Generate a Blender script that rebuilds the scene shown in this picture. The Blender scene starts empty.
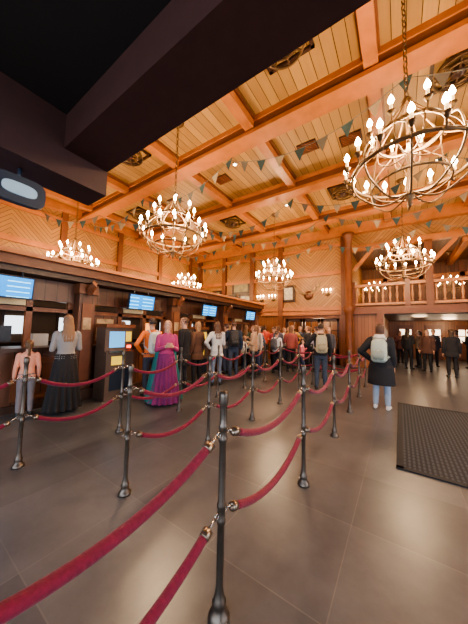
import bpy, math, random
from mathutils import Vector, Matrix, kdtree
random.seed(7)
SC=bpy.context.scene
COL=SC.collection
# ------------------------------------------------------------ materials
MATS={}
def _new(name):
    m=bpy.data.materials.new(name); m.use_nodes=True
    nt=m.node_tree; b=nt.nodes['Principled BSDF']
    return m,nt,b
def simple(name,col,rough=.5,metal=0,emis=None,es=0,var=.12,scale=12,sheen=0,bump=0.0):
    if name in MATS: return MATS[name]
    m,nt,b=_new(name)
    N=nt.nodes; L=nt.links
    tc=N.new('ShaderNodeTexCoord'); no=N.new('ShaderNodeTexNoise'); no.inputs['Scale'].default_value=scale; no.inputs['Detail'].default_value=3
    L.new(tc.outputs['Object'],no.inputs['Vector'])
    mx=N.new('ShaderNodeMix'); mx.data_type='RGBA'
    mx.inputs[6].default_value=(*[c*(1-var) for c in col],1); mx.inputs[7].default_value=(*[min(1,c*(1+var)) for c in col],1)
    L.new(no.outputs['Fac'],mx.inputs[0]); L.new(mx.outputs[2],b.inputs['Base Color'])
    b.inputs['Roughness'].default_value=rough; b.inputs['Metallic'].default_value=metal
    if sheen: b.inputs['Sheen Weight'].default_value=sheen
    if emis: b.inputs['Emission Color'].default_value=(*emis,1); b.inputs['Emission Strength'].default_value=es
    if bump:
        bp=N.new('ShaderNodeBump'); bp.inputs['Strength'].default_value=bump; bp.inputs['Distance'].default_value=.01
        L.new(no.outputs['Fac'],bp.inputs['Height']); L.new(bp.outputs['Normal'],b.inputs['Normal'])
    MATS[name]=m; return m
def glow(name,col,s,sample=False):
    if name in MATS: return MATS[name]
    m,nt,b=_new(name); b.inputs['Base Color'].default_value=(*col,1)
    b.inputs['Emission Color'].default_value=(*col,1); b.inputs['Emission Strength'].default_value=s
    if not sample:
        try: m.cycles.emission_sampling='NONE'
        except Exception: pass
    MATS[name]=m; return m
def planks(name,c1,c2,u,v,pw=.15,chev=0,rough=.5,seam=.06):
    m,nt,b=_new(name); N=nt.nodes; L=nt.links
    def math_(op,a,bb=None):
        n=N.new('ShaderNodeMath'); n.operation=op
        for i,q in enumerate([a,bb]):
            if q is None: continue
            if isinstance(q,(int,float)): n.inputs[i].default_value=q
            else: L.new(q,n.inputs[i])
        return n.outputs[0]
    tc=N.new('ShaderNodeTexCoord'); sp=N.new('ShaderNodeSeparateXYZ'); L.new(tc.outputs['Object'],sp.inputs[0])
    U=sp.outputs[u]; V=sp.outputs[v]
    if chev: V=math_('ADD',V,math_('PINGPONG',U,chev))
    s=math_('DIVIDE',V,pw); fl=math_('FLOOR',s); fr=math_('FRACT',s)
    wn=N.new('ShaderNodeTexWhiteNoise'); wn.noise_dimensions='1D'; L.new(fl,wn.inputs['W'])
    cb=N.new('ShaderNodeCombineXYZ'); L.new(math_('MULTIPLY',U,1.2),cb.inputs[0]); L.new(math_('MULTIPLY',V,22),cb.inputs[1]); L.new(fl,cb.inputs[2])
    no=N.new('ShaderNodeTexNoise'); no.inputs['Scale'].default_value=1.5; no.inputs['Detail'].default_value=4; L.new(cb.outputs[0],no.inputs['Vector'])
    fac=math_('ADD',math_('MULTIPLY',wn.outputs['Value'],.6),math_('MULTIPLY',no.outputs['Fac'],.4))
    mx=N.new('ShaderNodeMix'); mx.data_type='RGBA'; mx.inputs[6].default_value=(*c1,1); mx.inputs[7].default_value=(*c2,1); L.new(fac,mx.inputs[0])
    sm=math_('LESS_THAN',fr,seam)
    m2=N.new('ShaderNodeMix'); m2.data_type='RGBA'; L.new(sm,m2.inputs[0]); L.new(mx.outputs[2],m2.inputs[6]); m2.inputs[7].default_value=(*[c*.15 for c in c1],1)
    L.new(m2.outputs[2],b.inputs['Base Color']); b.inputs['Roughness'].default_value=rough
    bp=N.new('ShaderNodeBump'); bp.inputs['Strength'].default_value=.5; bp.inputs['Distance'].default_value=.01
    L.new(math_('SUBTRACT',1,sm),bp.inputs['Height']); L.new(bp.outputs['Normal'],b.inputs['Normal'])
    MATS[name]=m; return m
def floor_mat():
    m,nt,b=_new('stone_tiles'); N=nt.nodes; L=nt.links
    tc=N.new('ShaderNodeTexCoord'); mp=N.new('ShaderNodeMapping'); mp.inputs['Location'].default_value=(.35,.2,0); L.new(tc.outputs['Object'],mp.inputs[0])
    br=N.new('ShaderNodeTexBrick'); br.offset=0; br.inputs['Scale'].default_value=1; br.inputs['Brick Width'].default_value=.8; br.inputs['Row Height'].default_value=.8
    br.inputs['Mortar Size'].default_value=.004; br.inputs['Color1'].default_value=(.090,.095,.106,1); br.inputs['Color2'].default_value=(.122,.127,.138,1); br.inputs['Mortar'].default_value=(.15,.15,.155,1)
    L.new(mp.outputs[0],br.inputs['Vector'])
    no=N.new('ShaderNodeTexNoise'); no.inputs['Scale'].default_value=1.3; no.inputs['Detail'].default_value=9; no.inputs['Roughness'].default_value=.68; L.new(mp.outputs[0],no.inputs['Vector'])
    cr=N.new('ShaderNodeValToRGB'); cr.color_ramp.elements[0].position=.3; cr.color_ramp.elements[0].color=(.68,.68,.7,1); cr.color_ramp.elements[1].position=.7; cr.color_ramp.elements[1].color=(1.28,1.26,1.25,1)
    L.new(no.outputs['Fac'],cr.inputs[0])
    mx=N.new('ShaderNodeMix'); mx.data_type='RGBA'; mx.blend_type='MULTIPLY'; mx.inputs[0].default_value=1; L.new(br.outputs['Color'],mx.inputs[6]); L.new(cr.outputs[0],mx.inputs[7])
    L.new(mx.outputs[2],b.inputs['Base Color'])
    mr=N.new('ShaderNodeMapRange'); mr.inputs[3].default_value=.22; mr.inputs[4].default_value=.4; L.new(no.outputs['Fac'],mr.inputs[0]); L.new(mr.outputs[0],b.inputs['Roughness'])
    bp=N.new('ShaderNodeBump'); bp.inputs['Strength'].default_value=.08; bp.inputs['Distance'].default_value=.01; L.new(no.outputs['Fac'],bp.inputs['Height']); L.new(bp.outputs['Normal'],b.inputs['Normal'])
    return m
def stripes(name,c1,c2,axis,period,rough=.9,emis=0,frac=.5,axis2=None,period2=.1,frac2=.5):
    m,nt,b=_new(name); N=nt.nodes; L=nt.links
    tc=N.new('ShaderNodeTexCoord'); sp=N.new('ShaderNodeSeparateXYZ'); L.new(tc.outputs['Object'],sp.inputs[0])
    def st(ax,pe,fr):
        d=N.new('ShaderNodeMath'); d.operation='DIVIDE'; L.new(sp.outputs[ax],d.inputs[0]); d.inputs[1].default_value=pe
        f=N.new('ShaderNodeMath'); f.operation='FRACT'; L.new(d.outputs[0],f.inputs[0])
        l=N.new('ShaderNodeMath'); l.operation='LESS_THAN'; L.new(f.outputs[0],l.inputs[0]); l.inputs[1].default_value=fr
        return l.outputs[0]
    s=st(axis,period,frac)
    if axis2:
        mu=N.new('ShaderNodeMath'); mu.operation='MULTIPLY'; L.new(s,mu.inputs[0]); L.new(st(axis2,period2,frac2),mu.inputs[1]); s=mu.outputs[0]
    mx=N.new('ShaderNodeMix'); mx.data_type='RGBA'; mx.inputs[6].default_value=(*c1,1); mx.inputs[7].default_value=(*c2,1); L.new(s,mx.inputs[0])
    L.new(mx.outputs[2],b.inputs['Base Color']); b.inputs['Roughness'].default_value=rough
    if emis: L.new(mx.outputs[2],b.inputs['Emission Color']); b.inputs['Emission Strength'].default_value=emis
    MATS[name]=m; return m
# ------------------------------------------------------------ mesh builder
def frame(t,ref):
    t=t.normalized(); s=ref-t*ref.dot(t)
    if s.length<1e-3:
        ref=Vector((0,1,0)); s=ref-t*ref.dot(t)
        if s.length<1e-3: s=Vector((1,0,0))
    s.normalize(); return s,t.cross(s)
class MB:
    def __init__(s): s.v=[];s.f=[];s.m=[];s.sm=[];s.mats=[];s.vl=[]
    def mi(s,mat):
        if mat not in s.mats: s.mats.append(mat)
        return s.mats.index(mat)
    def add(s,vs,fs,mat,smooth=False):
        o=len(s.v); k=s.mi(mat)
        s.v+= [Vector(q) for q in vs]; s.vl+=[k]*len(vs)
        for f in fs: s.f.append([i+o for i in f]); s.m.append(k); s.sm.append(smooth)
    def box(s,c,d,mat,rot=None):
        c=Vector(c); h=[q/2 for q in d]; vs=[]
        for x in(-1,1):
            for y in(-1,1):
                for z in(-1,1):
                    q=Vector((x*h[0],y*h[1],z*h[2]))
                    if rot is not None: q=rot@q
                    vs.append(q+c)
        s.add(vs,[(0,1,3,2),(4,6,7,5),(0,4,5,1),(2,3,7,6),(0,2,6,4),(1,5,7,3)],mat)
    def bx(s,x0,x1,y0,y1,z0,z1,mat): s.box(((x0+x1)/2,(y0+y1)/2,(z0+z1)/2),(x1-x0,y1-y0,z1-z0),mat)
    def beam(s,a,b,w,h,mat):
        a=Vector(a);b=Vector(b);t=b-a; sd,up=frame(t,Vector((0,0,1)))
        rot=Matrix((t.normalized(),up,sd)).transposed()
        s.box((a+b)/2,(t.length,w,h),mat,rot)
    def loft(s,pts,rx,ry,mat,n=12,ref=Vector((1,0,0)),smooth=True,pw=2.0,caps=True,closed=False,dens=None):
        pts=[Vector(p) for p in pts]
        if not hasattr(rx,'__len__'): rx=[rx]*len(pts)
        if not hasattr(ry,'__len__'): ry=[ry]*len(pts)
        if dens:
            P=[];X=[];Y=[]
            for i in range(len(pts)-1):
                k=max(1,int((pts[i+1]-pts[i]).length/dens))
                p0=pts[max(0,i-1)];p3=pts[min(len(pts)-1,i+2)]
                for j in range(k):
                    t=j/k; t2=t*t;t3=t2*t
                    P.append(.5*((2*pts[i])+(pts[i+1]-p0)*t+(2*p0-5*pts[i]+4*pts[i+1]-p3)*t2+(3*pts[i]-p0-3*pts[i+1]+p3)*t3))
                    X.append(rx[i]*(1-t)+rx[i+1]*t);Y.append(ry[i]*(1-t)+ry[i+1]*t)
            P.append(pts[-1]);X.append(rx[-1]);Y.append(ry[-1]); pts,rx,ry=P,X,Y
        vs=[];fs=[];m=len(pts)
        for i,p in enumerate(pts):
            if closed: t=pts[(i+1)%m]-pts[i-1]
            else: t=pts[min(i+1,m-1)]-pts[max(i-1,0)]
            a,b=frame(t,ref)
            for j in range(n):
                th=2*math.pi*j/n; c=math.cos(th);q=math.sin(th)
                if pw!=2.0:
                    c=math.copysign(abs(c)**(2/pw),c); q=math.copysign(abs(q)**(2/pw),q)
                vs.append(p+a*c*rx[i]+b*q*ry[i])
        for i in range(m if closed else m-1):
            i2=(i+1)%m
            for j in range(n):
                k=(j+1)%n; fs.append((i*n+j,i*n+k,i2*n+k,i2*n+j))
        if caps and not closed:
            fs.append(tuple(range(n))[::-1]); fs.append(tuple((m-1)*n+j for j in range(n)))
        s.add(vs,fs,mat,smooth)
    def tube(s,pts,r,mat,n=8,**k): s.loft(pts,r,r,mat,n=n,**k)
    def lathe(s,c,prof,mat,n=16,smooth=True,rot=None):
        c=Vector(c);vs=[];fs=[]
        for r,z in prof:
            for j in range(n):
                th=2*math.pi*j/n; q=Vector((r*math.cos(th),r*math.sin(th),z))
                if rot is not None:q=rot@q
                vs.append(q+c)
        for i in range(len(prof)-1):
            for j in range(n):
                k=(j+1)%n; fs.append((i*n+j,i*n+k,(i+1)*n+k,(i+1)*n+j))
        fs.append(tuple(range(n))[::-1]); fs.append(tuple((len(prof)-1)*n+j for j in range(n)))
        s.add(vs,fs,mat,smooth)
    def ell(s,c,r,mat,n=12,m=8,rot=None):
        prof=[(math.sin(math.pi*i/m),-math.cos(math.pi*i/m)) for i in range(m+1)]
        c=Vector(c);vs=[];fs=[]
        for a,z in prof:
            for j in range(n):
                th=2*math.pi*j/n; q=Vector((max(a,.01)*math.cos(th)*r[0],max(a,.01)*math.sin(th)*r[1],z*r[2]))
                if rot is not None:q=rot@q
                vs.append(q+c)
        for i in range(m):
            for j in range(n):
                k=(j+1)%n; fs.append((i*n+j,i*n+k,(i+1)*n+k,(i+1)*n+j))
        fs.append(tuple(range(n))[::-1]); fs.append(tuple(m*n+j for j in range(n)))
        s.add(vs,fs,mat,True)
    def ring(s,c,R,r1,r2,mat,n=32,k=6,rot=None):
        c=Vector(c);vs=[];fs=[]
        for i in range(n):
            a=2*math.pi*i/n
            for j in range(k):
                b=2*math.pi*j/k; rr=R+r1*math.cos(b); q=Vector((rr*math.cos(a),rr*math.sin(a),r2*math.sin(b)))
                if rot is not None:q=rot@q
                vs.append(q+c)
        for i in range(n):
            for j in range(k):
                i2=(i+1)%n;j2=(j+1)%k; fs.append((i*k+j,i2*k+j,i2*k+j2,i*k+j2))
        s.add(vs,fs,mat,True)
    def mesh(s,name):
        me=bpy.data.meshes.new(name); me.from_pydata([tuple(q) for q in s.v],[],s.f)
        for q in s.mats: me.materials.append(q)
        me.polygons.foreach_set('material_index',s.m); me.polygons.foreach_set('use_smooth',s.sm); me.update(); return me
    def obj(s,name,loc=(0,0,0),rz=0,bevel=0):
        o=bpy.data.objects.new(name,s.mesh(name)); o.location=loc; o.rotation_euler[2]=rz; COL.objects.link(o)
        if bevel:
            b=o.modifiers.new('bevel','BEVEL'); b.width=bevel; b.segments=2; b.limit_method='ANGLE'
        return o
def inst(name,me,loc,rz=0):
    o=bpy.data.objects.new(name,me); o.location=loc; o.rotation_euler[2]=rz; COL.objects.link(o); return o
def catmull(pts,k=6):
    pts=[Vector(p) for p in pts]; P=[]
    for i in range(len(pts)-1):
        p0=pts[max(0,i-1)];p3=pts[min(len(pts)-1,i+2)]
        for j in range(k):
            t=j/k;t2=t*t;t3=t2*t
            P.append(.5*((2*pts[i])+(pts[i+1]-p0)*t+(2*p0-5*pts[i]+4*pts[i+1]-p3)*t2+(3*pts[i]-p0-3*pts[i+1]+p3)*t3))
    P.append(pts[-1]); return P
# ------------------------------------------------------------ palette
W_CEIL=planks('ceiling_planks',(.27,.145,.052),(.50,.30,.115),'Y','X',.2,0,.5)
W_CHL=planks('chevron_left',(.26,.12,.042),(.46,.24,.09),'Y','Z',.17,1.2,.45,.1)
W_CHB=planks('chevron_back',(.26,.12,.042),(.46,.235,.088),'X','Z',.17,1.2,.45,.1)
W_PAN=planks('panel_back',(.19,.07,.026),(.32,.125,.045),'Z','X',.14,0,.4)
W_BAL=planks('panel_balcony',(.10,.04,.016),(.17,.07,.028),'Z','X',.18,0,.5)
BEAM=simple('orange_beam',(.40,.145,.05),.4,var=.3,scale=4)
BEAM2=simple('brown_beam',(.17,.058,.024),.42,var=.3,scale=4)
DARKW=simple('dark_wood',(.05,.022,.014),.4,var=.3,scale=5)
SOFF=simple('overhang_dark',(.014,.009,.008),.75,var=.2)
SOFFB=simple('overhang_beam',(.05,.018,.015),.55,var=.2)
IRON=simple('wrought_iron',(.15,.09,.045),.42,.5)
BRASS=simple('aged_brass',(.42,.27,.12),.35,.9)
POST=simple('bronze_post',(.125,.105,.09),.36,.8,var=.2,scale=30)
STEEL=simple('steel_hook',(.5,.47,.44),.25,1)
FIT=simple('rope_end_cap',(.28,.22,.17),.3,.9)
ROPE=simple('crimson_velvet',(.17,.004,.032),.8,sheen=.15,var=.4,scale=60,bump=.4)
CANDLE=simple('candle_sleeve',(.8,.62,.36),.5,emis=(1,.6,.25),es=1.6)
BULB=glow('candle_flame',(1,.76,.44),45)
BLUE=stripes('screen_blue',(.0,.17,.50),(.2,.6,.9),'Z',.085,.3,1.9,.2,'Y',.4,.75)
BEZEL=simple('screen_bezel',(.02,.03,.05),.4)
MATR=stripes('ribbed_mat',(.022,.026,.034),(.06,.068,.082),'X',.045,.95,0,.5,'Y',.09,.8)
MATB=simple('mat_border',(.02,.022,.027),.8)
FLAG=simple('pennant_teal',(.045,.085,.09),.85,var=.3)
FLAG2=simple('pennant_grey',(.15,.14,.12),.85)
FLAG3=simple('pennant_cream',(.34,.28,.19),.85)
# ------------------------------------------------------------ room
XL,XR,YB,YF,ZC=-11.2,7.0,12.0,-4.2,6.4
b=MB(); b.bx(XL-.2,XR+.2,YF-.2,19.2,-.15,0,floor_mat()); b.obj('floor')
b=MB(); b.bx(XL,XR,YF,YB,ZC,ZC+.12,W_CEIL); b.obj('ceiling')
b=MB()
for y in (-.85,1.9,4.7,7.4,10.1):
    b.bx(XL,XR,y-.17,y+.17,6.06,6.4,BEAM2); b.bx(XL,XR,y-.21,y+.21,6.0,6.09,BEAM); b.bx(XL,XR,y-.2,y+.2,6.28,6.4,BEAM)
b.bx(XL,XR,11.75,12,5.95,6.4,BEAM)
for x in (-10.15,-7.68,-5.22,-2.76,-.3,2.16,4.62):
    b.bx(x-.11,x+.11,YF,YB,6.14,6.4,BEAM); b.bx(x-.15,x+.15,YF,YB,6.32,6.4,BEAM2)
b.obj('ceiling_beams')
b=MB(); b.bx(XL-.2,XL,YF,YB,0,ZC,W_CHL); b.obj('wall_left')
b=MB()
for y in (-3.2,-.8,1.6,4.0,6.4,8.8,11.2): b.bx(XL,XL+.12,y-.11,y+.11,2.6,6.4,BEAM2)
for z in (2.75,4.55,5.75): b.bx(XL,XL+.1,YF,YB,z-.1,z+.1,BEAM)
b.bx(XL,XL+.25,YF,YB,6.1,6.4,BEAM)
b.obj('trim_left')
b=MB(); b.bx(XR,XR+.2,YF,19,0,ZC,W_CHL); b.obj('wall_right')
b=MB()
y0,y1=YB,YB+.22
b.bx(XL,-4.97,y0,y1,0,2.25,W_PAN); b.bx(-2.26,-.55,y0,y1,0,2.32,W_PAN); b.bx(XL,-1.75,y0,y1,2.25,ZC,W_CHB)
b.bx(3.2,XR,y0,y1,0,2.32,W_PAN); b.bx(-1.75,XR,y0,y1,5.2,ZC,W_CHB)
b.obj('wall_back')
b=MB()
for x in (-10.9,-8.9,-6.9,-5.15,-2.05): b.bx(x-.13,x+.13,11.84,12,0,6.0,BEAM2)
for z in (2.4,2.62,4.3,5.6): b.bx(XL,-1.75,11.86,12,z-.09,z+.09,BEAM)
b.bx(-1.9,XR,11.84,12,5.15,5.4,BEAM); b.bx(-1.75,XR,11.8,12,2.32,2.62,BEAM2)
for x in (1.0,4.0): b.bx(x-.12,x+.12,11.84,12.08,2.6,5.2,BEAM2)
for x in (-.65,3.3): b.bx(x-.12,x+.12,11.8,12.24,0,2.32,BEAM2)
for x in (-1.75,1.0,4.0):
    for s in (-1,1):
        if x==-1.75 and s<0: continue
        b.beam((x+s*.1,11.95,4.3),(x+s*.85,11.95,5.15),.12,.14,BEAM)
b.obj('trim_back')
b=MB(); b.lathe((-1.83,11.68,0),[(.24,0),(.24,.25),(.18,.3),(.165,.4),(.155,2.3),(.2,2.4),(.24,2.5),(.24,2.62),(.16,2.7),(.15,5.6),(.22,5.8),(.26,5.95)],BEAM2,16); b.obj('timber_column')
b=MB(); b.bx(-1.75,XR,12.22,16,2.4,2.6,BEAM2); b.obj('balcony_floor')
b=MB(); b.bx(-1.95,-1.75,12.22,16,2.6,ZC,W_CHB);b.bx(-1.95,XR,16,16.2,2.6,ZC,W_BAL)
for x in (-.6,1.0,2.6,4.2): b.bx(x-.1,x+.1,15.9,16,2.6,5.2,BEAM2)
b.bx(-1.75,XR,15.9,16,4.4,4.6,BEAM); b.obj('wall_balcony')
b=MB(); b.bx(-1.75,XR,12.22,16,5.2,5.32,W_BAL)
for x in (-.3,2.16,4.62): b.bx(x-.11,x+.11,12.22,16,5.0,5.2,BEAM)
b.obj('ceiling_balcony')
b=MB(); RAIL=simple('railing_wood',(.46,.2,.08),.4,var=.25,scale=6)
b.bx(-1.7,XR,11.88,12.04,3.5,3.62,RAIL); b.bx(-1.7,XR,11.92,12.02,2.7,2.8,RAIL)
x=-1.55
while x<XR:
    b.lathe((x,11.98,2.8),[(.03,0),(.05,.06),(.03,.12),(.055,.3),(.028,.5),(.045,.62),(.03,.7)],RAIL,6); x+=.25
for x in (-1.68,.3,2.4,4.5,6.6): b.bx(x-.09,x+.09,11.86,12.05,2.6,3.76,BEAM2)
b.obj('balcony_railing')
b=MB(); b.bx(-5.6,XR,19,19.2,0,2.4,W_PAN); b.bx(-.75,-.6,12.24,19,0,2.4,W_PAN); b.obj('wall_hall')
b=MB(); b.bx(-.6,XR,12.24,19,2.3,2.4,DARKW); b.obj('ceiling_hall')
for k,x in enumerate((-.1,1.3,2.7)):
    b=MB(); b.bx(x,x+.8,18.93,18.99,.1,2.05,BEAM2)
    for xx in (x+.1,x+.43):
        for z in (1.05,1.45): b.bx(xx,xx+.27,18.9,18.95,z,z+.34,glow('hall_window_glow',(1,.8,.58),2.2))
    b.obj('door_%d'%(k+4))
b=MB(); b.bx(-5.3,-1.95,14.4,14.6,0,2.4,W_PAN); b.bx(-5.4,-5.2,12.22,14.4,0,2.4,W_PAN); b.bx(-2.1,-1.9,12.22,14.4,0,2.4,W_PAN); b.bx(-5.4,-1.9,12.22,14.6,2.4,2.5,DARKW); b.obj('wall_vestibule')
def door_leaf(b,x0,x1,y,mat):
    w=x1-x0
    b.bx(x0,x0+.12,y,y+.06,0,2.15,mat); b.bx(x1-.12,x1,y,y+.06,0,2.15,mat)
    b.bx(x0,x1,y,y+.06,0,.75,mat); b.bx(x0,x1,y,y+.06,2.0,2.15,mat)
    b.bx(x0+w/2-.02,x0+w/2+.02,y,y+.05,.75,2.0,mat)
    for z in (1.15,1.58): b.bx(x0,x1,y,y+.05,z-.02,z+.02,mat)
    b.bx(x0+.2,x1-.2,y-.015,y,.15,.6,BEAM2)
    b.lathe((x1-.08,y-.05,1.0),[(.012,0),(.012,.25)],BRASS,8)
for i in range(3):
    b=MB(); x0=-4.9+i*.88; door_leaf(b,x0,x0+.84,12.06,DARKW); b.obj('door_%d'%(i+1))
b=MB(); b.bx(-4.97,-4.9,11.98,12.2,0,2.25,BEAM2); b.bx(-2.3,-2.24,11.98,12.2,0,2.25,BEAM2); b.bx(-5.0,-2.2,11.96,12.2,2.17,2.3,BEAM2); b.obj('trim_doors')
PIC=simple('painting_canvas',(.30,.26,.15),.6,var=.8,scale=5); PIC2=simple('painting_print',(.55,.5,.4),.6,var=.7,scale=7)
for x,z,w,h,mt in ((-7.7,4.0,1.1,.6,PIC),(-8.4,3.3,.75,.5,PIC2),(-7.4,3.3,.75,.5,PIC2),(-9.5,3.5,.6,.8,PIC),(-4.75,3.45,.6,.75,PIC2)):
    b=MB(); y=11.99
    b.bx(x-w/2,x+w/2,y-.03,y,z-h/2,z+h/2,mt)
    for s in(-1,1):
        b.bx(x+s*w/2-.06,x+s*w/2+.06,y-.07,y,z-h/2-.06,z+h/2+.06,DARKW); b.bx(x-w/2,x+w/2,y-.07,y,z+s*h/2-.06,z+s*h/2+.06,DARKW)
    b.obj('picture_frame')
b=MB(); BONE=simple('antler_bone',(.34,.22,.11),.5)
b.lathe((-3.7,11.97,3.3),[(.2,0),(.22,.03),(.05,.06)],BEAM2,16,rot=Matrix.Rotation(math.radians(90),3,'X'))
for s in(-1,1):
    mainp=catmull([(-3.7+s*.05,11.85,3.35),(-3.7+s*.3,11.7,3.42),(-3.7+s*.55,11.65,3.6),(-3.7+s*.65,11.7,3.85)]); b.tube(mainp,[.045-.03*i/len(mainp) for i in range(len(mainp))],BONE,6)
    for k in (5,9,13):
        p=mainp[k]; b.tube([p,p+Vector((s*.02,-.1,.12)),p+Vector((-s*.02,-.14,.26))],[.026,.018,.006],BONE,6)
b.obj('mounted_antlers')
b=MB(); b.bx(XL,XR,YF-.2,YF,0,.5,W_PAN); b.bx(XL,XR,YF-.2,YF,2.9,ZC,W_CHB)
for x in (-11.2,-6,-3,0,3,6.5): b.bx(x,x+.5,YF-.2,YF,.5,2.9,BEAM2)
b.obj('wall_front')
b=MB(); b.bx(XL,XR,YF-.12,YF-.1,.5,2.9,simple('frosted_daylight_glass',(.6,.68,.75),.2,emis=(.8,.9,1),es=.6)); b.obj('window_1')
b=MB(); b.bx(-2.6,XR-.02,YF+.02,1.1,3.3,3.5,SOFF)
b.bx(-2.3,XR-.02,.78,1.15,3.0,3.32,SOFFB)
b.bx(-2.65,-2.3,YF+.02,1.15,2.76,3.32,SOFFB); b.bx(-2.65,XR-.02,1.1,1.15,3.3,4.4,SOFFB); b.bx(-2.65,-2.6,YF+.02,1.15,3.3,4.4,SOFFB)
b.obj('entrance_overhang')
b=MB()
c=Vector((-2.475,.56,2.575))
b.loft([c+Vector((-.035,0,0)),c+Vector((.02,0,0))],.11,.17,BEZEL,20,ref=Vector((0,0,1)),pw=4,smooth=False)
b.loft([c+Vector((.02,0,0)),c+Vector((.03,0,0))],.05,.11,glow('lamp_pale',(.25,.36,.45),.25),20,ref=Vector((0,0,1)),pw=3,smooth=False)
b.tube([c+Vector((-.02,0,.09)),c+Vector((-.02,0,.183))],.015,BEZEL)
b.obj('bulkhead_lamp')
# ------------------------------------------------------------ ticket counters
bays=[-1.25,1.25,3.75,6.25,8.75]
CW=planks('counter_wood',(.085,.033,.019),(.15,.06,.03),'Z','Y',.2,0,.35)
COOL=glow('office_light',(.85,.92,1.0),1.5)
ORANGE=glow('office_sign_orange',(1,.35,.08),1.6)
POSTER=simple('poster_print',(.42,.30,.18),.6,var=.9,scale=9)
for bi,y0 in enumerate(bays):
    b=MB()
    b.bx(-6.05,-5.6,y0-1.08,y0+1.08,0,1.05,CW)
    for s in(-.55,.55):
        b.bx(-5.6,-5.575,y0+s-.42,y0+s+.42,.18,.92,BEAM2); b.bx(-5.577,-5.56,y0+s-.32,y0+s+.32,.28,.82,CW)
    b.bx(-6.15,-5.45,y0-1.08,y0+1.08,1.05,1.11,DARKW)
    b.bx(-5.6,-5.52,y0-1.08,y0+1.08,0,.12,DARKW)
    for s in(-1.04,-.35,.35,1.04): b.bx(-5.85,-5.75,y0+s-.05,y0+s+.05,1.11,2.05,BEAM2)
    b.bx(-5.85,-5.75,y0-1.08,y0+1.08,1.78,1.86,BEAM2); b.bx(-5.9,-5.7,y0-1.08,y0+1.08,2.0,2.41,CW)
    b.bx(-6.12,-6.08,y0-.25,y0+.2,1.2,1.5,BEZEL); b.bx(-6.12,-6.06,y0-.05,y0+.0,1.11,1.22,BEZEL)
    b.bx(-6.12,-5.95,y0+.5,y0+.75,1.11,1.35,simple('card_terminal',(.6,.6,.58),.5))
    # shutters with carved panel and poster in the side lights
    b.bx(-5.84,-5.78,y0-1.0,y0-.4,1.11,1.78,CW); b.bx(-5.78,-5.765,y0-.9,y0-.5,1.2,1.7,POSTER)
    b.bx(-5.74,-5.72,y0-.28,y0+.28,1.88,1.99,simple('window_sign',(.6,.5,.3),.5))
    for yy in (y0-1.25,)+((y0+1.25,) if y0==bays[-1] else ()):
        b.bx(-6.0,-5.5,yy-.16,yy+.16,0,2.41,CW); b.bx(-6.05,-5.42,yy-.2,yy+.2,0,.22,DARKW); b.bx(-6.05,-5.44,yy-.19,yy+.19,2.2,2.41,BEAM2)
        b.bx(-5.5,-5.47,yy-.1,yy+.1,.4,2.0,BEAM2); b.bx(-5.47,-5.46,yy-.08,yy+.08,1.45,1.7,POSTER)
        b.loft([(-5.43,yy,2.2),(-5.36,yy,2.3),(-5.22,yy,2.41)],.09,[.05,.08,.05],BEAM2,4,smooth=False)
    b.obj('ticket_counter')
b=MB(); b.bx(-6.1,-5.35,YF,10.2,2.42,2.52,DARKW); b.bx(-6.1,-5.25,YF,10.2,2.52,2.68,BEAM2); b.bx(-6.1,-5.15,YF,10.2,2.68,2.75,BEAM)
b.bx(XL,-6.1,YF,10.2,2.5,2.62,DARKW); b.obj('counter_canopy')
b=MB(); b.bx(-8.2,-8.0,YF,10.2,0,2.5,simple('office_wall',(.13,.08,.05),.7,var=.3,scale=2)); b.bx(-8.2,-5.6,10.16,10.3,0,2.5,W_PAN)
for y in (-.9,1.75,2.9,4.7,6.4,7.9): b.bx(-8.0,-7.97,y,y+.4,1.3,1.75,COOL); b.bx(-8.0,-7.96,y-.06,y,1.2,1.9,DARKW)
for y in (.6,1.1,3.6,5.6): b.bx(-8.0,-7.95,y,y+.35,1.3,1.7,ORANGE)
for z in (.9,1.1,2.0): b.bx(-8.0,-7.7,YF,10.1,z-.02,z+.02,DARKW)
b.obj('wall_office')
for i,y0 in enumerate((1.15,3.68,6.28,9.0,-1.3)):
    b=MB(); rt=Matrix.Rotation(math.radians(8),3,'Y')
    b.box((0,0,0),(.06,.72,.38),BEZEL,rt); b.box((.034,0,0),(.006,.67,.33),BLUE,rt)
    b.tube([(-.02,-.2,.17),(-.02,-.2,.275)],.015,BEZEL,6); b.tube([(-.02,.2,.17),(-.02,.2,.275)],.015,BEZEL,6)
    b.obj('display_screen',(-5.3,y0,2.14))
def kiosk(x,y):
    b=MB(); GR=simple('kiosk_grey',(.13,.09,.07),.4); YL=simple('kiosk_yellow',(.85,.6,.05),.5,emis=(1,.7,.1),es=.4); RD=glow('kiosk_red',(1,.08,.03),4)
    b.bx(-.25,.2,-.31,.31,0,1.0,GR); b.bx(-.25,.12,-.31,.31,1.0,1.5,GR); b.bx(-.25,.2,-.33,.33,1.5,1.58,BEAM2); b.bx(-.25,.26,-.28,.28,.98,1.02,STEEL)
    b.bx(.12,.13,-.22,.12,1.08,1.42,glow('kiosk_screen',(.10,.36,.72),.9)); b.bx(.12,.13,.15,.28,1.2,1.42,YL); b.bx(.2,.21,-.2,.1,.72,.9,YL); b.bx(.2,.215,-.22,.22,.2,.62,BEZEL); b.bx(.12,.14,.18,.27,1.06,1.12,RD)
    b.obj('ticket_kiosk',(x,y,0))
kiosk(-5.17,3.0); kiosk(-5.17,5.6)
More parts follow.
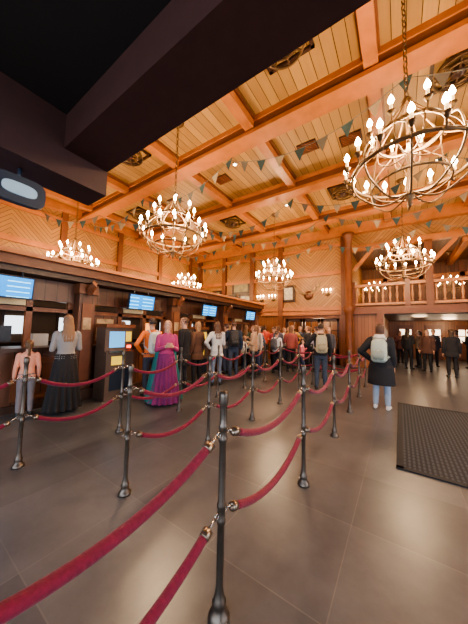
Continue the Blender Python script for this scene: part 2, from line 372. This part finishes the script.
# ------------------------------------------------------------ mat
b=MB(); b.bx(-.04,2.6,3.42,6.45,0.001,.012,MATR)
b.bx(-.07,-.0,3.39,6.48,0.001,.016,MATB); b.bx(-.07,2.63,3.38,3.44,.001,.016,MATB); b.bx(-.07,2.63,6.43,6.49,.001,.016,MATB); b.bx(2.58,2.64,3.38,6.49,.001,.016,MATB)
b.obj('entrance_mat')
# ------------------------------------------------------------ stanchions + ropes
b=MB()
b.lathe((0,0,0),[(.058,0),(.058,.012),(.05,.03),(.036,.045),(.034,.07),(.038,.085),(.028,.1),(.023,.13),(.0195,.16),(.0195,.46),(.025,.475),(.025,.49),(.022,.495),(.022,.545),(.025,.55),(.025,.565),(.0195,.58),(.0195,.88),(.025,.895),(.025,.91),(.022,.915),(.022,.955),(.025,.96),(.025,.975),(.02,.985),(.02,1.08),(.025,1.09),(.026,1.11),(.026,1.14),(.022,1.155),(.012,1.162),(.001,1.164)],POST,18)
for z in(.52,.935):
    for s in(-1,1): b.ring((0,s*.038,z),.015,.004,.004,STEEL,12,5,Matrix.Rotation(math.radians(90),3,'Y'))
pm=b.mesh('stanchion')
rows={-.82:[-.24,1.12,2.48,3.85,5.16,6.5,7.8],-2.1:[1.38,2.54,3.69,4.85,6.0,7.15,8.3],-3.4:[-.2,.96,2.1,3.26,4.4,5.55,6.7,7.85]}
for X,ys in rows.items():
    for i,y in enumerate(ys): inst('stanchion',pm,(X,y,0))
def rope(A,B,sag):
    A=Vector(A);B=Vector(B); d=(B-A); L=d.length; b=MB(); n=18
    def P(t): return d*t+Vector((0,0,-4*sag*t*(1-t)))
    t0=.06/L; pts=[P(t0+(1-2*t0)*i/n) for i in range(n+1)]
    b.tube(pts,.023,ROPE,12)
    for a,c in((0,1),(n,n-1)):
        t=(pts[a]-pts[c]).normalized(); b.tube([pts[a]-t*.03,pts[a]-t*.027,pts[a]+t*.01,pts[a]+t*.014],[.023,.0265,.0265,.012],FIT,12)
        e=Vector((0,0,0)) if a==0 else d
        b.tube([pts[a]+t*.012,(pts[a]+e)/2,e],.006,STEEL,6)
    b.obj('velvet_rope',A)
for X,ys in rows.items():
    for i in range(len(ys)-1):
        for z in(.52,.935): rope((X,ys[i]+.055,z),(X,ys[i+1]-.055,z),.15+.02*random.random())
for xa,xb,ya,yb in ((-2.1,-.82,7.15,7.8),(-3.4,-2.1,7.85,8.3),(-2.1,-.82,8.3,7.8)):
    for z in(.52,.935): rope((xa+.05,ya,z),(xb-.05,yb,z),.15)
# ------------------------------------------------------------ chandeliers
def chand(S=1.0,n1=16,n2=8,chain=2.0):
    b=MB(); R1,R2=.66*S,.38*S; z1,z2=-.22*S,.24*S
    for R,z in((R1,z1),(R2,z2)):
        b.ring((0,0,z),R,.013*S,.028*S,IRON,40,6)
    b.ring((0,0,-.42*S),.42*S,.010*S,.016*S,IRON,36,6)
    zt=.78*S; zb=-.64*S
    b.lathe((0,0,0),[(.005*S,zb-.08*S),(.03*S,zb-.03*S),(.02*S,zb),(.05*S,zb+.05*S),(.06*S,zb+.1*S),(.02*S,zb+.16*S),(.018*S,-.1*S),(.05*S,0),(.018*S,.08*S),(.018*S,zt-.1*S),(.06*S,zt-.05*S),(.03*S,zt)],IRON,10)
    def cand(x,y,z):
        b.lathe((x,y,z),[(.012*S,-.03*S),(.03*S,.0),(.045*S,.03*S),(.014*S,.032*S)],IRON,8)
        b.lathe((x,y,z),[(.017*S,.03*S),(.017*S,.12*S),(.006*S,.123*S)],CANDLE,8)
        b.lathe((x,y,z),[(.012*S,.12*S),(.031*S,.148*S),(.034*S,.17*S),(.022*S,.208*S),(.002*S,.245*S)],BULB,8)
    for i in range(n1):
        a=2*math.pi*i/n1; c,s=math.cos(a),math.sin(a)
        rr=R1+.08*S; cand(rr*c,rr*s,z1+.07*S)
        b.tube(catmull([(R1*c,R1*s,z1),((R1+.06*S)*c,(R1+.06*S)*s,z1-.04*S),(rr*c,rr*s,z1+.05*S)],4),.010*S,IRON,5)
        if i%2==0:
            b.tube(catmull([(.03*S*c,.03*S*s,zb+.1*S),(.3*S*c,.3*S*s,zb+.02*S),(.58*S*c,.58*S*s,-.42*S),(R1*c,R1*s,z1)],6),.012*S,IRON,6)
            a2=a+.35; c2,s2=math.cos(a2),math.sin(a2)
            b.tube(catmull([(R1*c,R1*s,z1),(.6*S*c,.6*S*s,.04*S),(R2*c2,R2*s2,z2),(.16*S*c2,.16*S*s2,.52*S),(.03*S*c2,.03*S*s2,zt-.06*S)],6),.011*S,IRON,6)
            a2=a-.35; c2,s2=math.cos(a2),math.sin(a2)
            b.tube(catmull([(R1*c,R1*s,z1),(.56*S*c,.56*S*s,.0),(R2*c2,R2*s2,z2)],6),.009*S,IRON,6)
    for i in range(n2):
        a=2*math.pi*(i+.5)/n2; c,s=math.cos(a),math.sin(a); rr=R2+.07*S; cand(rr*c,rr*s,z2+.07*S)
        b.tube(catmull([(R2*c,R2*s,z2),((R2+.05*S)*c,(R2+.05*S)*s,z2-.04*S),(rr*c,rr*s,z2+.05*S)],4),.010*S,IRON,5)
        b.tube(catmull([(.02*S*c,.02*S*s,0),(.2*S*c,.2*S*s,-.04*S),(.36*S*c,.36*S*s,.06*S),(R2*c,R2*s,z2)],5),.010*S,IRON,5)
    z=zt; k=0
    while z<chain-.1:
        rot=Matrix.Rotation(math.radians(90),3,'X')
        if k%2: rot=Matrix.Rotation(math.radians(90),3,'Z')@rot
        rot=rot@Matrix.Diagonal((.5,1.0,1.0)).to_3x3()
        b.ring((0,0,z+.04),.05,.009,.009,IRON,10,5,rot); z+=.085;k+=1
    b.lathe((0,0,chain),[(.02,-.12),(.05,-.1),(.11,-.04),(.14,0)],IRON,14)
    return b.mesh('chandelier')
ZCH=3.82
cm=chand(1.0,16,8,ZC-ZCH)
WARM=(1,.68,.40)
def plight(par,loc,e,col=WARM,r=.3):
    l=bpy.data.lights.new('warm_point_light','POINT'); l.energy=e; l.color=col; l.shadow_soft_size=r
    o=bpy.data.objects.new('warm_point_light',l); o.location=loc; COL.objects.link(o)
    if par: o.parent=par
    return o
for X in(-9.3,-4.25,.15,5.0):  # rightmost pair hangs out of view, added for its light
    for Y in(3.7,9.1):
        o=inst('chandelier',cm,(X,Y,ZCH),random.random()); plight(o,(0,0,.15),330)
cs=chand(.62,10,6,5.2-3.75)
for X in(-1.0,1.9):
    o=inst('chandelier',cs,(X,14.2,3.75)); plight(o,(0,0,.1),40)
for X,Z in((-6.3,3.2),(-5.6,3.2),(-2.8,3.3)):
    b=MB(); b.lathe((0,0,0),[(.09,0),(.1,.02),(.03,.05)],IRON,12,rot=Matrix.Rotation(math.radians(90),3,'X'))
    for s in(-.18,0,.18):
        b.tube(catmull([(0,-.04,0),(s*.6,-.16,-.06),(s,-.2,.04)],5),.01,IRON,6); b.lathe((s,-.2,.04),[(.01,0),(.035,.02),(.014,.03),(.014,.11),(.006,.112)],CANDLE,8); b.lathe((s,-.2,.04),[(.006,.11),(.028,.14),(.024,.18),(.002,.22)],BULB,8)
    b.obj('wall_sconce',(X,11.99,Z))
for x,y in((-1.5,3.45),(-6.1,3.6),(-6.1,8.7),(-1.5,8.7),(-9,6),(1.0,5.6)):
    b=MB()
    for R in(.36,.22): b.ring((0,0,-.16),R,.022,.03,IRON,28,6)
    b.ring((0,0,-.05),.3,.02,.03,IRON,28,6)
    for k in range(4):
        a=math.pi*k/4; b.beam((-.36*math.cos(a),-.36*math.sin(a),-.16),(.36*math.cos(a),.36*math.sin(a),-.16),.025,.025,IRON)
    b.bx(-.42,.42,-.42,-.36,-.05,0,DARKW);b.bx(-.42,.42,.36,.42,-.05,0,DARKW);b.bx(-.42,-.36,-.42,.42,-.05,0,DARKW);b.bx(.36,.42,-.42,.42,-.05,0,DARKW)
    b.lathe((0,0,-.16),[(.02,-.08),(.1,-.03),(.11,.04),(.03,.16)],DARKW,14)
    b.obj('ceiling_medallion',(x,y,6.4))
for x,y in((-.75,3.45),(-4.66,3.4),(-4.64,6.0),(-7,6.1),(-.9,6.4),(-1.9,6.1)):
    b=MB(); b.bx(-.25,.25,-.2,.2,-.02,0,DARKW)
    for k in range(6): b.bx(-.22,.22,-.17+k*.06,-.14+k*.06,-.04,-.01,BEAM2)
    b.obj('air_vent',(x,y,6.4))
for x,y in((-2.2,3.45),(-7,3.3),(-3.5,8.6),(1,8.5),(-3.9,5.6),(-8.6,3.3),(-.9,9.2),(-6.6,5.8)):
    b=MB(); b.lathe((0,0,0),[(.05,-.03),(.07,-.02),(.08,0)],STEEL,16); b.lathe((0,0,-.031),[(.045,-.004),(.045,0)],glow('spot_glow',(1,.85,.6),12),14); b.obj('ceiling_spot',(x,y,6.4))
def bunting(P,sag):
    b=MB(); pts=[]
    for i in range(len(P)-1):
        A=Vector(P[i]);B=Vector(P[i+1]);n=16
        for j in range(n): t=j/n; pts.append(A.lerp(B,t)+Vector((0,0,-4*sag*t*(1-t))))
    pts.append(Vector(P[-1])); b.tube(pts,.008,FLAG2,5)
    acc=0; k=0
    for i in range(len(pts)-1):
        acc+=(pts[i+1]-pts[i]).length
        if acc>.42:
            acc=0; k+=1; p=pts[i+1]; d=(pts[i+1]-pts[i]).normalized(); w=.12; h=.28
            mt=(FLAG,FLAG2,FLAG,FLAG3)[k%4]; off=Vector((0,.03*random.uniform(-1,1),0))
            a=p-d*w; c=p+d*w; t=p+Vector((0,0,-h))+off
            e=Vector((0,.004,0)); b.add([a,c,t,a+e,c+e,t+e],[(0,1,2),(5,4,3),(0,3,4,1),(1,4,5,2),(2,5,3,0)],mt)
    b.obj('pennant_bunting')
bunting([(-11,4.9,5.98),(-7.3,4.9,5.98),(-3.6,4.9,5.95),(.2,4.9,5.98),(4,4.9,5.98)],.5)
bunting([(-11,7.7,5.98),(-7,7.7,5.98),(-3,7.7,5.98),(1,7.7,5.98),(5,7.7,5.98)],.6)
bunting([(-11,9.0,5.9),(-6.5,9.4,5.9),(-2.2,9.3,5.9),(2.2,9.4,5.9),(6,9.4,5.9)],.6)
bunting([(-11,11.3,5.7),(-7,11.3,5.7),(-3,11.3,5.7),(1,11.3,5.7),(5,11.3,5.7)],.6)
bunting([(-11,3.0,5.9),(-9,4.3,5.6),(-7,6,5.9),(-6,9,5.9)],.4)
# ------------------------------------------------------------ people
def cloth(c,rough=.85): return simple('cloth_%02x%02x%02x'%tuple(int(max(0,min(1,q))*255) for q in c),c,rough,var=.15,scale=9)
SKIN=simple('skin',(.62,.36,.25),.5,var=.05); EYEW=simple('eye_white',(.8,.8,.78),.3); EYED=simple('eye_dark',(.03,.02,.015),.3); LIP=simple('lips',(.42,.12,.1),.5)
ARM={'down':((.05,-.02,-.29),(.06,.05,-.53)),'fwd':((.05,.02,-.28),(-.09,.26,-.2)),'strap':((.09,.06,-.27),(-.05,.18,-.12)),'hip':((.19,-.08,-.24),(.03,.04,-.41)),'reach':((.06,.18,-.2),(.0,.42,-.16)),'phone':((.07,.1,-.25),(-.08,.3,-.02))}
def person(name,x,y,face,H=1.7,top=(.05,.05,.06),bot=(.04,.05,.08),shoe=(.03,.03,.03),hair=(.1,.05,.03),style='short',hem=None,skirt=None,la='down',ra='down',bag=None,bulk=0,step=0,head=0,hood=None,vox=None,sleeve=True,cape=None,fem=False,strap=None):
    s=H/1.75; b=MB(); T=cloth(top);B_=cloth(bot);SH=simple('shoe_%02x'%int(shoe[0]*255),shoe,.5);HR=simple('hair_%02x%02x'%(int(hair[0]*255),int(hair[1]*255)),hair,.6,var=.3,scale=40)
    bk=bulk; sw=.175 if fem else .195
    d=.025
    tr=[(.90,.165,.115,0),(1.0,.155,.11,0),(1.1,.135 if fem else .15,.1,0),(1.22,.155,.112,.005),(1.33,.175,.118,.0),(1.41,sw-.015,.1,-.005),(1.455,.11,.075,-.005),(1.48,.07,.06,-.005)]
    if hem:
        n=[]; z=hem
        while z<.9: n.append((z,.185+(.9-z)*.06,.135+(.9-z)*.05,0)); z+=.12
        tr=n+tr
    b.loft([(0,q[3],q[0]) for q in tr],[q[1]+bk for q in tr],[q[2]+bk for q in tr],T,24,dens=d)
    if skirt is not None:
        hz,fl,sc=skirt; mt=cloth(sc)
        zs=[1.04,.95,.8,.55,.3,hz] if hz<.25 else [1.04,.95,.8,hz]
        zs=[z for z in zs if z>=hz]
        rr=[.15+ (1.04-z)/(1.04-hz)*fl for z in zs]
        b.loft([(0,0,z) for z in zs],[r+.012 for r in rr],[r*.82 for r in rr],mt,28,dens=d)
    else:
        b.loft([(0,0,.80),(0,0,.88),(0,0,.97)],[.15,.172,.158],[.1,.122,.108],B_,24,dens=d)
    for sd in(-1,1):
        st=step*sd
        hip=Vector((sd*.09,0,.86)); kn=Vector((sd*.1,.03+st*.6+ (.03 if st>0 else 0),.48)); an=Vector((sd*.11,-.01+st,.09 if st>=0 else .11))
        if skirt is None or skirt[0]>.25:
            b.loft([hip,(hip+kn)/2,kn,(kn+an)/2,an],[.088,.08,.064,.062,.05],[.092,.082,.066,.064,.052],B_,16,dens=d)
        f0=Vector((an.x,an.y-.06,.045)); f1=Vector((an.x+sd*.02,an.y+.17,.03))
        b.loft([f0,f0.lerp(f1,.3),f0.lerp(f1,.7),f1],[.035,.042,.046,.03],[.044,.05,.036,.024],SH,14,dens=d)
    b.loft([(0,-.01,1.42),(0,.0,1.56)],[.06,.053],[.06,.055],SKIN,16,dens=d)
    hc=Vector((0,.015,1.635)); RH=Matrix.Rotation(math.radians(head),3,'Z')
    def hp(q): return hc+RH@Vector(q)
    hrs=[(-.117,.02,.022,.058),(-.105,.04,.045,.04),(-.075,.056,.073,.015),(-.035,.066,.088,.004),(.01,.073,.095,0),(.05,.074,.097,-.003),(.085,.062,.082,-.006),(.107,.036,.05,-.008),(.116,.01,.014,-.01)]
    b.loft([hp((0,q[3],q[0])) for q in hrs],[q[1] for q in hrs],[q[2] for q in hrs],SKIN,22,ref=RH@Vector((1,0,0)),dens=.02)
    b.ell(hp((0,-.02,.032)),(.084,.098,.1),HR,18,12,rot=RH)
    if style in('long','mid','pony','bun'):
        b.ell(hp((0,-.035,-.01)),(.086,.08,.09),HR,18,10,rot=RH)
    if style=='long':
        P=[hp((0,-.045,.02)),hp((0,-.075,-.1)),hp((0,-.10,-.22)),hp((0,-.12,-.36))]
        b.loft(P,[.075,.095,.1,.06],[.05,.045,.035,.02],HR,16,dens=.02)
    if style=='mid':
        b.loft([hp((0,-.04,.0)),hp((0,-.045,-.15))],[.085,.075],[.065,.05],HR,16,dens=.02)
    if style=='pony': b.loft([hp((0,-.09,.05)),hp((0,-.15,.02)),hp((0,-.14,-.12)),hp((0,-.12,-.24))],[.03,.035,.03,.012],[.03,.035,.03,.012],HR,12,dens=.02)
    if style=='bun': b.ell(hp((0,-.1,.09)),(.045,.045,.042),HR,14,8)
    if style=='cap':
        HM=cloth(hood or (.03,.03,.04)); b.ell(hp((0,-.01,.055)),(.088,.104,.08),HM,18,10,rot=RH); b.loft([hp((0,.06,.05)),hp((0,.15,.035))],[.07,.04],[.012,.008],HM,14,ref=RH@Vector((1,0,0)),dens=.02)
    if hood and style!='cap': b.loft([(0,-.03,1.42),(0,-.09,1.46),(0,-.1,1.53)],[.12,.12,.09],[.08,.07,.045],cloth(hood),16,dens=d)
    if cape:
        for sd in(-1,1):
            b.loft([(sd*.12,-.07,1.42),(sd*.15,-.09,1.15),(sd*.2,-.1,.8),(sd*.26,-.1,.4),(sd*.29,-.1,.04)],[.05,.06,.07,.08,.09],[.05,.07,.11,.15,.17],cloth(cape),20,dens=.03)
        b.loft([(0,-.1,1.4),(0,-.13,1.1),(0,-.17,.6),(0,-.22,.04)],[.13,.17,.24,.29],[.04,.05,.08,.1],cloth(cape),20,dens=.03)
    if bag:
        BM=cloth(bag,.6); b.loft([(0,-.19,.98),(0,-.2,1.02),(0,-.2,1.25),(0,-.19,1.38),(0,-.17,1.43)],[.11,.145,.145,.13,.08],[.06,.085,.085,.07,.04],BM,20,pw=3.2,dens=d)
        b.loft([(0,-.3,1.04),(0,-.305,1.1),(0,-.3,1.2)],[.09,.105,.09],[.02,.035,.02],cloth([q*.7 for q in bag],.6),16,pw=3,dens=d)
        for sd in(-1,1):
            b.tube([(sd*.09,-.14,1.42),(sd*.1,-.06,1.475),(sd*.1,.06,1.46),(sd*.11,.125+bk,1.35),(sd*.13,.11+bk,1.2),(sd*.165,-.02,1.1),(sd*.13,-.16,1.05)],.017,cloth([q*.7 for q in bag],.6),8,dens=d)
    hands=[]
    for sd,pose in((-1,la),(1,ra)):
        e,w=ARM[pose]; sh=Vector((sd*(sw-.01),-.005,1.405)); el=sh+Vector((sd*e[0],e[1],e[2])); wr=sh+Vector((sd*w[0],w[1],w[2]))
        inn=sh+Vector((-sd*.06,0,.015))
        b.loft([inn,sh,(sh+el)/2,el],[.05+bk*.6,.06+bk*.6,.053+bk*.6,.046+bk*.5],[.05+bk*.6,.06+bk*.6,.053+bk*.6,.046+bk*.5],T,14,dens=d)
        fm=T if sleeve else SKIN
        b.loft([el,(el+wr)/2,wr],[.047+bk*.5,.043+bk*.4,.033+bk*.4],[.047+bk*.5,.043+bk*.4,.033+bk*.4],fm,14,dens=d)
        b.ell(el,(.047+bk*.5,)*3,T if sleeve else SKIN,12,8)
        dr=(wr-el).normalized(); hands.append((sd,wr,dr))
        side=Vector((0,1,0)); side=(side-dr*side.dot(dr)).normalized() if abs(dr.y)<.8 else Vector((0,0,1))
        b.loft([wr-dr*.03,wr+dr*.02,wr+dr*.06,wr+dr*.095],[.024,.03,.042,.036],[.02,.018,.017,.014],SKIN,12,ref=side,dens=.015)
    tmp=bpy.data.objects.new('tmp',b.mesh('tmp')); COL.objects.link(tmp)
    dist=math.hypot(x,y); vx=vox or (.011 if dist<7 else .016)
    md=tmp.modifiers.new('r','REMESH'); md.mode='VOXEL'; md.voxel_size=vx
    ms=tmp.modifiers.new('s','SMOOTH'); ms.factor=.5; ms.iterations=2
    dg=bpy.context.evaluated_depsgraph_get(); ev=tmp.evaluated_get(dg); me=ev.to_mesh()
    kd=kdtree.KDTree(len(b.v))
    for i,q in enumerate(b.v): kd.insert(q,i)
    kd.balance()
    nb=MB(); nb.mats=list(b.mats); nb.v=[q.co.copy() for q in me.vertices]; nb.vl=[0]*len(nb.v)
    for f in me.polygons:
        _,i,_=kd.find(f.center); nb.f.append(list(f.vertices)); nb.m.append(b.vl[i]); nb.sm.append(True)
    ev.to_mesh_clear(); bpy.data.objects.remove(tmp)
    b=nb
    if skirt is not None and skirt[0]<.25:
        for q in b.v:
            if q.z<.95:
                a=math.atan2(q.y,q.x); k=(1.0-q.z)*.03*math.sin(a*14+q.z*2); r=math.hypot(q.x,q.y)
                if r>.1: q.x*=1+k/r; q.y*=1+k/r
    b.loft([hp((0,.092,.012)),hp((0,.104,-.012)),hp((0,.113,-.03)),hp((0,.098,-.038))],[.007,.01,.014,.01],[.008,.01,.011,.006],SKIN,8,ref=RH@Vector((1,0,0)))
    for sd in(-1,1):
        b.ell(hp((sd*.029,.086,.006)),(.013,.008,.008),EYEW,8,6,rot=RH); b.ell(hp((sd*.029,.0925,.006)),(.006,.004,.006),EYED,8,6,rot=RH)
        b.ell(hp((sd*.03,.091,.027)),(.017,.005,.004),HR,8,4,rot=RH)
        b.ell(hp((sd*.075,-.002,-.008)),(.01,.02,.03),SKIN,8,6,rot=RH)
    b.ell(hp((0,.09,-.062)),(.023,.007,.007),LIP,10,6,rot=RH)
    for sd,wr,dr in hands:
        side=Vector((0,1,0)); side=(side-dr*side.dot(dr)).normalized() if abs(dr.y)<.8 else Vector((0,0,1))
        nn=dr.cross(side).normalized()
        if nn.dot(Vector((-sd,0,0)))<0: nn=-nn
        for k,(o,L) in enumerate(((.03,.07),(.01,.08),(-.011,.074),(-.031,.058))):
            r=wr+dr*.08+side*o
            p1=r+dr*L*.4; p2=p1+(dr*.85+nn*.5).normalized()*L*.35; p3=p2+(dr*.5+nn*.85).normalized()*L*.3
            b.tube([r,p1,p2,p3],[.0095,.009,.0085,.006],SKIN,7)
        r=wr+dr*.025+side*.025; b.tube([r,r+side*.025+dr*.022,r+side*.03+dr*.05+nn*.01,r+side*.026+dr*.068+nn*.02],[.012,.012,.01,.007],SKIN,7)
    b.v=[q*s for q in b.v]
    zmin=min(q.z for q in b.v)
    return b.obj(name,(x,y,-zmin+.001),math.radians(face-90))
BLK=(.018,.018,.022)
person('woman_in_long_skirt',-4.95,1.95,172,1.70,top=(.28,.265,.26),skirt=(.06,.13,(.02,.018,.02)),hair=(.24,.13,.07),style='long',la='fwd',ra='fwd',fem=True)
person('child_at_counter',-5.25,1.5,170,1.25,top=(.75,.35,.25),bot=(.2,.18,.2),hair=(.15,.08,.04),style='pony',fem=True)
person('man_in_orange_vest',-4.6,3.5,165,1.72,top=(.8,.2,.05),bot=(.05,.05,.07),hair=(.05,.03,.02),la='hip',ra='reach',bag=(.7,.68,.62))
person('woman_in_gown',-3.95,3.38,-30,1.66,top=(.45,.06,.18),skirt=(.03,.17,(.22,.03,.13)),cape=(.02,.16,.16),hair=(.3,.15,.07),style='long',la='fwd',ra='fwd',fem=True,head=-20)
person('man_in_dark_coat',-4.4,4.3,200,1.78,top=BLK,bot=(.03,.03,.04),hem=.6,bulk=.015)
person('woman_in_brown_coat',-4.6,5.0,175,1.7,top=(.12,.06,.04),bot=BLK,style='mid',hair=(.35,.2,.1),hem=.7,fem=True,bulk=.01)
person('woman_in_white_jacket',-4.2,5.35,150,1.72,top=(.55,.55,.55),bot=(.15,.2,.3),style='long',hair=(.1,.05,.03),la='hip',ra='fwd',fem=True,bulk=.015,hem=.8)
person('man_in_navy_jacket',-4.35,6.4,130,1.78,top=(.03,.045,.08),bot=(.05,.07,.12),bag=(.03,.03,.035),bulk=.02,la='strap',ra='down',step=.08)
person('visitor_with_backpack',-1.75,6.7,110,1.72,top=BLK,bot=(.05,.07,.11),bag=(.42,.38,.26),bulk=.02,la='hip',ra='down',style='short',hair=(.06,.035,.02))
person('visitor_in_puffer_coat',-.33,5.75,85,1.68,top=(.015,.015,.02),bot=(.28,.36,.48),shoe=(.6,.6,.6),bag=(.36,.42,.38),hood=(.6,.58,.54),hem=.5,bulk=.045,style='mid',hair=(.08,.04,.025),la='hip',ra='down',fem=True)
cr=[(-4.7,7.6,20,1.3,(.7,.7,.7)),(-5.0,8.2,100,1.7,(.06,.09,.06)),(-4.6,8.7,200,1.68,(.5,.12,.08)),(-5.1,9.3,60,1.72,(.6,.55,.5)),(-4.4,9.5,250,1.66,(.55,.1,.12)),(-4.0,9.0,150,1.7,(.1,.12,.2)),(-3.7,9.8,280,1.75,(.55,.35,.1)),(-4.3,10.3,10,1.65,(.7,.68,.66)),(-3.4,8.8,120,1.7,(.3,.08,.07)),(-3.1,9.9,190,1.72,(.04,.04,.05)),(-5.0,6.9,170,1.7,(.3,.28,.3)),(-4.8,10.9,90,1.7,(.1,.1,.12)),(-2.7,10.7,240,1.68,(.45,.4,.3)),(-3.8,11.0,300,1.74,(.05,.06,.1)),
(-4.1,7.4,260,1.68,(.55,.5,.45)),(-4.4,8.1,330,1.62,(.08,.16,.3)),(-3.7,8.2,80,1.5,(.75,.72,.7)),(-5.3,10.4,120,1.75,(.6,.1,.08)),(-3.3,10.9,210,1.7,(.75,.7,.62)),(-2.3,10.0,270,1.7,(.08,.08,.1)),(-2.9,8.6,20,1.2,(.7,.2,.25)),(-3.9,6.9,200,1.66,(.45,.3,.2)),(-2.6,9.4,140,1.7,(.5,.45,.5)),(-3.1,11.4,250,1.76,(.15,.3,.4)),(-4.5,11.4,280,1.7,(.65,.4,.2))]
st=['short','long','mid','pony','cap','bun']
for i,(x,y,f,H,c) in enumerate(cr):
    fem=i%2==1; hr=random.choice([(.05,.03,.02),(.2,.1,.05),(.4,.25,.12),(.1,.05,.03)])
    person('queueing_visitor',x,y,f,H,top=c,bot=random.choice([(.05,.07,.13),BLK,(.12,.1,.09)]),hair=hr,style=st[i%6],la=random.choice(['down','fwd','phone','hip']),ra=random.choice(['down','strap','fwd']),bulk=.012,fem=fem,bag=random.choice([None,(.1,.1,.12),None]),step=random.choice([0,.06]))
for i,(x,y,f,c) in enumerate([(.28,12.9,60,BLK),(1.5,11.5,100,BLK),(.7,14.0,200,(.3,.25,.2)),(1.3,14.8,280,(.05,.05,.07)),(2.0,14.2,170,(.35,.3,.28)),(.0,15.2,300,(.12,.05,.05)),(2.6,15,210,BLK),(.9,12.6,250,(.1,.05,.04))]):
    person('hall_visitor',x,y,f,1.72-.04*(i%3),top=c,bot=BLK,hair=(.06,.035,.02),style=st[(i+1)%6],la='down',ra=['fwd','down','strap'][i%3],bulk=.02,hem=.75 if i%2 else None,fem=i%2==0)
for y0,c in((1.1,(.35,.1,.08)),(4.0,(.5,.45,.4)),(6.2,(.3,.09,.08))):
    person('ticket_clerk',-6.6,y0,0,1.68,top=c,bot=BLK,hair=(.08,.04,.03),style='mid',la='fwd',ra='fwd',fem=True)
# ------------------------------------------------------------ lights
def area(name,loc,rot,sx,sy,e,col):
    l=bpy.data.lights.new(name,'AREA'); l.shape='RECTANGLE'; l.size=sx;l.size_y=sy;l.energy=e;l.color=col
    o=bpy.data.objects.new(name,l); o.location=loc;o.rotation_euler=[math.radians(q) for q in rot]; COL.objects.link(o); return o
area('window_daylight',(0,YF+.05,1.8),(90,0,0),11,2.2,330,(.78,.88,1))
area('window_daylight',(XR-.1,3,2.2),(90,0,90),9,2.6,280,(.78,.88,1))
area('office_lighting',(-7.0,3,2.45),(0,0,0),1.2,12,40,(1,.8,.6))
plight(None,(-3.6,13.3,2.1),60); plight(None,(.8,14.5,2.1),30); plight(None,(2.2,17.2,2.0),70)  # bare point lights added to light vestibule and hall, no chandelier there
w=bpy.data.worlds.new('world'); SC.world=w; w.use_nodes=True; w.node_tree.nodes['Background'].inputs[0].default_value=(.6,.7,.8,1); w.node_tree.nodes['Background'].inputs[1].default_value=.3
# ------------------------------------------------------------ camera
a=math.radians(34.3);p=math.radians(4.3);ro=math.radians(1.2)
F0=Vector((-math.sin(a),math.cos(a),0));R0=Vector((math.cos(a),math.sin(a),0));Z=Vector((0,0,1))
F=F0*math.cos(p)+Z*math.sin(p);U0=Z*math.cos(p)-F0*math.sin(p)
R=R0*math.cos(ro)+U0*math.sin(ro);U=U0*math.cos(ro)-R0*math.sin(ro)
cam=bpy.data.cameras.new("camera");co=bpy.data.objects.new("camera",cam);COL.objects.link(co)
co.matrix_world=Matrix(((R.x,U.x,-F.x,0),(R.y,U.y,-F.y,0),(R.z,U.z,-F.z,1.5),(0,0,0,1)))
cam.sensor_fit='VERTICAL';cam.sensor_height=36;cam.lens=14.02;cam.clip_start=.02
SC.camera=co
SC.view_settings.view_transform='AgX'
try: SC.view_settings.look='AgX - Medium High Contrast'
except Exception: pass
SC.view_settings.exposure=.42
